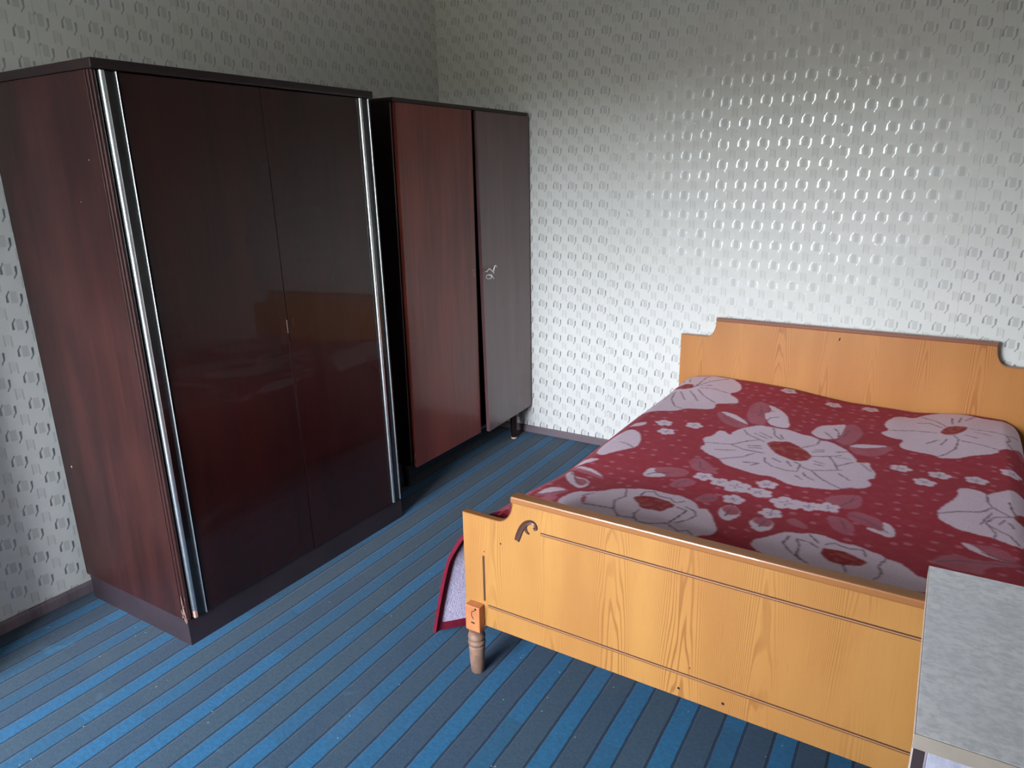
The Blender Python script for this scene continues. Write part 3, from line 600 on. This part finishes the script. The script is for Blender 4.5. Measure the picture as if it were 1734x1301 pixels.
U0, U1 = 1.655, 3.015            # where the top turns down on either side
baseL = np.array([(1.655, 0), (1.628, -.006), (1.600, -.026), (1.580, -.062), (1.568, -.13), (1.561, -.29), (1.557, -.470)])
flarL = np.array([(1.655, .012), (1.600, -.008), (1.510, -.092), (1.450, -.185), (1.417, -.295), (1.393, -.390), (1.374, -.476)])
def resample(P, t):
    d = np.r_[0, np.cumsum(np.hypot(*np.diff(P, axis=0).T))]; L = d[-1]
    # gentle smoothing of the polyline by dense spline-like averaging
    tt = np.linspace(0, L, 200); xs = np.interp(tt, d, P[:, 0]); zs = np.interp(tt, d, P[:, 1])
    k = np.ones(21) / 21
    pad = lambda a: np.r_[2 * a[0] - a[10:0:-1], a, 2 * a[-1] - a[-2:-12:-1]]
    xs, zs = np.convolve(pad(xs), k, 'valid'), np.convolve(pad(zs), k, 'valid')
    return np.interp(t * L, tt, xs), np.interp(t * L, tt, zs)
LD = .52                          # length of cloth that hangs
STEP = .0038
us = np.arange(U0 - LD, U1 + LD, STEP); vs_ = np.arange(-1.990, -.076, STEP)
def vnoise(x, y, f, seed):
    r = np.random.default_rng(seed); g = r.random((64, 64)); x = x * f + 20; y = y * f + 20
    xi = np.floor(x).astype(int); yi = np.floor(y).astype(int); a = x - xi; b = y - yi
    a = a * a * (3 - 2 * a); b = b * b * (3 - 2 * b); G = lambda i, j: g[i % 64, j % 64]
    return (G(xi, yi) * (1 - a) + G(xi + 1, yi) * a) * (1 - b) + (G(xi, yi + 1) * (1 - a) + G(xi + 1, yi + 1) * a) * b - .5
def blanket_surface(us, vs):
    U, V = np.meshgrid(us, vs)
    X = U.copy(); Z = np.full_like(U, .502)
    wh = np.exp(-(-.07 - V) / .38)
    hz = np.interp(U, [1.60, 1.77, 2.14, 2.41, 2.68, 2.89, 3.05], [.506, .533, .524, .490, .480, .506, .498]) - .502
    Z += hz * wh + vnoise(U, V, 2.3, 1) * .014 + vnoise(U, V, 6., 2) * .004
    fz_ = np.clip((-1.40 - V) / .45, 0, 1); fz_ = fz_ * fz_ * (3 - 2 * fz_) * .035; Z += fz_       # the cloth rides up a little towards the footboard
    Ff = np.clip((-1.55 - V) / .42, 0, 1) ** 2.7
    for side in (0, 1):
        if side == 0: msk = U < U0; t = np.clip((U0 - U) / LD, 0, 1)
        else: msk = U > U1; t = np.clip((U - U1) / LD, 0, 1)
        bx_, bz = resample(baseL, t); fx, fz = resample(flarL, t)
        Fs = Ff if side == 0 else Ff * 0
        xx = bx_ * (1 - Fs) + fx * Fs; zz = bz * (1 - Fs) + fz * Fs
        xx = xx + np.sin(V * 11 + side) * .006 * t
        if side: xx = U1 + U0 - xx
        Ztop = .502 + fz_ + (hz * wh) + vnoise(np.full_like(U, U0 if side == 0 else U1), V, 2.3, 1) * .014 + vnoise(np.full_like(U, U0 if side == 0 else U1), V, 6., 2) * .004
        Ztop = Ztop * (1 - t) + .502 * t
        X = np.where(msk, xx, X); Z = np.where(msk, Ztop + zz, Z)
    return U, V, X, V.copy(), Z
def grid_mesh(name, X, Y, Z):
    h, w_ = X.shape; co = np.stack([X, Y, Z], -1).reshape(-1, 3)
    idx = np.arange(h * w_).reshape(h, w_); q = np.stack([idx[:-1, :-1], idx[:-1, 1:], idx[1:, 1:], idx[1:, :-1]], -1).reshape(-1, 4)
    me = bpy.data.meshes.new(name); me.vertices.add(len(co)); me.vertices.foreach_set('co', co.ravel())
    me.loops.add(q.size); me.loops.foreach_set('vertex_index', q.ravel()); me.polygons.add(len(q))
    me.polygons.foreach_set('loop_start', np.arange(0, q.size, 4)); me.polygons.foreach_set('loop_total', np.full(len(q), 4))
    me.polygons.foreach_set('use_smooth', np.ones(len(q), bool)); me.update(calc_edges=True); return me
def normals(X, Y, Z):
    P = np.stack([X, Y, Z], -1); a = np.gradient(P, axis=1); b_ = np.gradient(P, axis=0); n = np.cross(a, b_)
    return P, n / np.linalg.norm(n, axis=-1, keepdims=True)
U, V, X, Y, Z = blanket_surface(us, vs_)
me = grid_mesh('blanket', X, Y, Z)
# ---- weave colours: the pattern is drawn in the cloth's own coordinates (metres)
cls = np.zeros(U.shape, np.int8); wob = vnoise(U, V, 90, 5) * .004; Uw = U + wob; Vw = V + vnoise(U, V, 90, 6) * .004
rise = np.clip((-1.40 - V) / .45, 0, 1); rise = rise * rise * (3 - 2 * rise) * .035; Uw = Uw + (U - 2.76) * rise; Vw = Vw + (V + 3.69) * rise
h_, w_ = U.shape
def window(x0, x1, y0, y1):
    x0 -= .03; x1 += .05; y0 -= .085; y1 += .02
    i0 = max(0, np.searchsorted(us, x0)); i1 = min(w_, np.searchsorted(us, x1)); j0 = max(0, np.searchsorted(vs_, y0)); j1 = min(h_, np.searchsorted(vs_, y1))
    return (slice(j0, j1), slice(i0, i1)) if i1 > i0 and j1 > j0 else None
def fill(pts, c):
    P = np.array(pts, float) / 1000
    for _ in range(2):
        Q = np.roll(P, -1, 0); P = np.stack([P * .78 + Q * .22, P * .22 + Q * .78], 1).reshape(-1, 2)
    wn_ = window(P[:, 0].min() - .005, P[:, 0].max() + .005, P[:, 1].min() - .005, P[:, 1].max() + .005)
    if wn_ is None: return
    x, y = Uw[wn_], Vw[wn_]; ins = np.zeros(x.shape, bool)
    for (x1, y1), (x2, y2) in zip(P, np.roll(P, -1, 0)):
        if y1 == y2: continue
        ins ^= ((y1 > y) != (y2 > y)) & (x < (x2 - x1) * (y - y1) / (y2 - y1) + x1)
    cls[wn_][ins] = c
def stroke(pts, wd_, c=3):
    P = np.array(pts, float) / 1000
    wn_ = window(P[:, 0].min() - .01, P[:, 0].max() + .01, P[:, 1].min() - .01, P[:, 1].max() + .01)
    if wn_ is None: return
    x, y = Uw[wn_], Vw[wn_]; d = np.full(x.shape, 9.)
    for (x1, y1), (x2, y2) in zip(P[:-1], P[1:]):
        L = (x2 - x1) ** 2 + (y2 - y1) ** 2 + 1e-12; t = np.clip(((x - x1) * (x2 - x1) + (y - y1) * (y2 - y1)) / L, 0, 1)
        d = np.minimum(d, np.hypot(x - x1 - t * (x2 - x1), y - y1 - t * (y2 - y1)))
    cls[wn_][d < wd_] = c
def blossom(x, y, r):
    a0 = rng.random() * 6
    for i in range(5):
        a = a0 + i * 2 * math.pi / 5; cx_, cy_ = x + r * .62 * math.cos(a), y + r * .62 * math.sin(a)
        fill([((cx_ + r * .46 * math.cos(b_)) * 1000, (cy_ + r * .46 * math.sin(b_)) * 1000) for b_ in np.linspace(0, 6.2, 9)[:-1]], 1)
    fill([((x + r * .4 * math.cos(b_)) * 1000, (y + r * .4 * math.sin(b_)) * 1000) for b_ in np.linspace(0, 6.2, 9)[:-1]], 1)
    for i in range(4):
        a = a0 + .6 + i * 1.6; stroke([((x + .12 * r * math.cos(a)) * 1000, (y + .12 * r * math.sin(a)) * 1000), ((x + r * .42 * math.cos(a)) * 1000, (y + r * .42 * math.sin(a)) * 1000)], .0020)
# dots between the flowers
for gx in np.arange(us[0], us[-1], .054):
    for gy in np.arange(vs_[0], vs_[-1], .062):
        if rng.random() < .72:
            x = gx + rng.uniform(-.013, .013); y = gy + rng.uniform(-.015, .015); rx = rng.uniform(.0085, .0125); ry = rng.uniform(.007, .0095)
            wn_ = window(x - .01, x + .01, y - .01, y + .01)
            if wn_: cls[wn_][((Uw[wn_] - x) / rx) ** 2 + ((Vw[wn_] - y) / ry) ** 2 < 1] = 5
for c, p_ in PAT_POLY:
    if c == 1:                       # a red halo keeps the dots off the petals
        Q = np.array(p_, float); cc = Q.mean(0); fill((cc + (Q - cc) * (1 + 14 / (np.abs(Q - cc).mean() + 1))).tolist(), 0)
halo = []
for c, p_ in PAT_POLY: fill(p_, c)
for p_ in PAT_LINE: stroke(p_, .0028)
for x, y, r in PAT_SMALL: blossom(x / 1000, y / 1000, r / 1000)
# the design goes on over the parts of the cloth that the photograph does not show
for (x, y, r) in ((3.25, -.9, .17), (3.3, -1.6, .16)):
    pts = [((x + r * (1 + .12 * math.sin(7 * a)) * math.cos(a)) * 1000, (y + r * (1 + .12 * math.sin(7 * a)) * math.sin(a)) * 1000) for a in np.linspace(0, 6.2, 40)]
    fill(pts, 1); fill([((x + .28 * r * math.cos(a)) * 1000, (y + .28 * r * math.sin(a)) * 1000) for a in np.linspace(0, 6.2, 12)[:-1]], 4)
CL = np.array([srgb(172, 42, 60), srgb(232, 208, 224), srgb(184, 98, 114), srgb(120, 88, 104), srgb(158, 36, 44), srgb(196, 104, 120)])
# coloured threads inside the flower centres and mottled pink leaves
col = CL[cls].astype(np.float32)
mott = (vnoise(U, V, 70, 8) > .08) & (cls == 4); col[mott] = srgb(172, 74, 66)
mot2 = np.clip(vnoise(U, V, 26, 9) + .1, 0, .5)[..., None]; isp = (cls == 2)[..., None]
col = np.where(isp, col * (1 - mot2 * .5) + CL[0] * mot2 * .5, col)
# soften the boundary by one thread, as wool does
col[1:-1, 1:-1] = (col[1:-1, 1:-1] * 2 + col[:-2, 1:-1] + col[2:, 1:-1] + col[1:-1, :-2] + col[1:-1, 2:]) / 6
ca = me.color_attributes.new('weave', 'FLOAT_COLOR', 'POINT'); ca.data.foreach_set('color', col.reshape(-1).astype(np.float32))
bl = link('blanket', me, M_BLANKET); tag(bl, 'dark red woven blanket with large pale pink flowers spread over the bed', 'blanket')
# fleece side
Uc, Vc, Xc, Yc, Zc = blanket_surface(np.arange(U0 - LD, U1 + LD, .016), np.arange(-1.986, -.078, .016))
P, n = normals(Xc, Yc, Zc); P = P - n * .0055
lm = grid_mesh('fleece_lining', P[..., 0], P[..., 1], P[..., 2]); o = link('fleece_lining', lm, M_FLEECE, bl); o['label'] = 'white fleecy underside'
# binding round the edge
def binding(e_u, e_v):
    """band of 24 mm along an edge: 4 sided section"""
    bm = bmesh.new()
    Uq, Vq, Xq, Yq, Zq = blanket_surface(e_u, e_v); P, n = normals(Xq, Yq, Zq)
    Oa, Ia = P + n * .0035, P - n * .0085
    edge_rows = len(e_v) > len(e_u)
    if edge_rows: Oa, Ia = Oa.transpose(1, 0, 2), Ia.transpose(1, 0, 2)
    prev = None
    for j in range(Oa.shape[1]):
        loop = [bm.verts.new(Oa[i, j]) for i in range(Oa.shape[0])] + [bm.verts.new(Ia[i, j]) for i in range(Oa.shape[0] - 1, -1, -1)]
        if prev:
            k = len(loop)
            for i in range(k): bm.faces.new((prev[i], prev[(i + 1) % k], loop[(i + 1) % k], loop[i]))
        else: bm.faces.new(loop)
        prev = loop
    bm.faces.new(prev[::-1])
    obj('binding', bm, M_BIND, bl, True)
fullu = np.arange(U0 - LD - .003, U1 + LD, .016); fullv = np.arange(-1.993, -.076, .016)
binding(np.linspace(U0 - LD - .003, U0 - LD + .027, 4), fullv)
binding(np.linspace(U1 + LD - .019, U1 + LD + .003, 3), fullv)
binding(fullu, np.linspace(-1.994, -1.966, 4))

# ------------------------------------------------------------------ grey topped cabinet at the foot of the bed
TX, TY, TZ, TR = 2.7938, -2.1987, .81, R(.542); TD, TWd = .5087, .82
tb = empty('low_cabinet', (TX, TY, 0), TR); tag(tb, 'low cabinet with grey speckled top and beige edge, before the footboard at lower right', 'cabinet')
tp = boxo('top_board', M_LAM, tb, .0015, TWd, -TD + .002, 0, TZ - .0235, TZ, bev=.0012)
boxo('edge_band', M_EDGE, tp, .0, TWd, -TD, -TD + .0018, TZ - .0235, TZ - .0002); boxo('edge_band', M_WHITE_EDGE, tp, 0, .0014, -TD + .002, 0, TZ - .0235, TZ - .0002)
boxo('side_panel', M_LAM2, tb, .022, .036, -TD + .018, -.004, 0.03, TZ - .024)
boxo('side_panel', M_LAM2, tb, TWd - .018, TWd - .003, -TD + .006, -.004, 0.03, TZ - .024)
boxo('front_stile', M_DARKEDGE, tb, .0022, .0165, -TD + .004, -TD + .0175, .03, TZ - .024); boxo('stile_edge', M_WHITE_EDGE, tb, .0000, .0020, -TD + .004, -TD + .0175, .03, TZ - .024)
for z0, z1 in ((.07, .415), (.42, TZ - .026)):
    d_ = boxo('drawer_front', M_LAM2, tb, .0195, TWd - .020, -TD + .0035, -TD + .0195, z0, z1, bev=.0012)
    bm = bmesh.new(); zc = z1 - .10
    tube(bm, [(TWd / 2 - .06, -TD + .004, zc), (TWd / 2 - .06, -TD - .022, zc), (TWd / 2 - .05, -TD - .026, zc), (TWd / 2 + .05, -TD - .026, zc), (TWd / 2 + .06, -TD - .022, zc), (TWd / 2 + .06, -TD + .004, zc)], .005, 8)
    obj('handle', bm, M_CHROME, d_, True)
boxo('back_panel', M_LAM2, tb, .037, TWd - .0185, -.010, -.004, .03, TZ - .024)
boxo('bottom_board', M_LAM2, tb, .037, TWd - .0185, -TD + .02, -.0105, .04, .056)
for a in ((.02, TWd - .02, -TD + .045, -TD + .06), (.04, TWd - .02, -.03, -.015)): boxo('plinth', M_DARKEDGE, tb, a[0], a[1], a[2], a[3], 0, .0395)
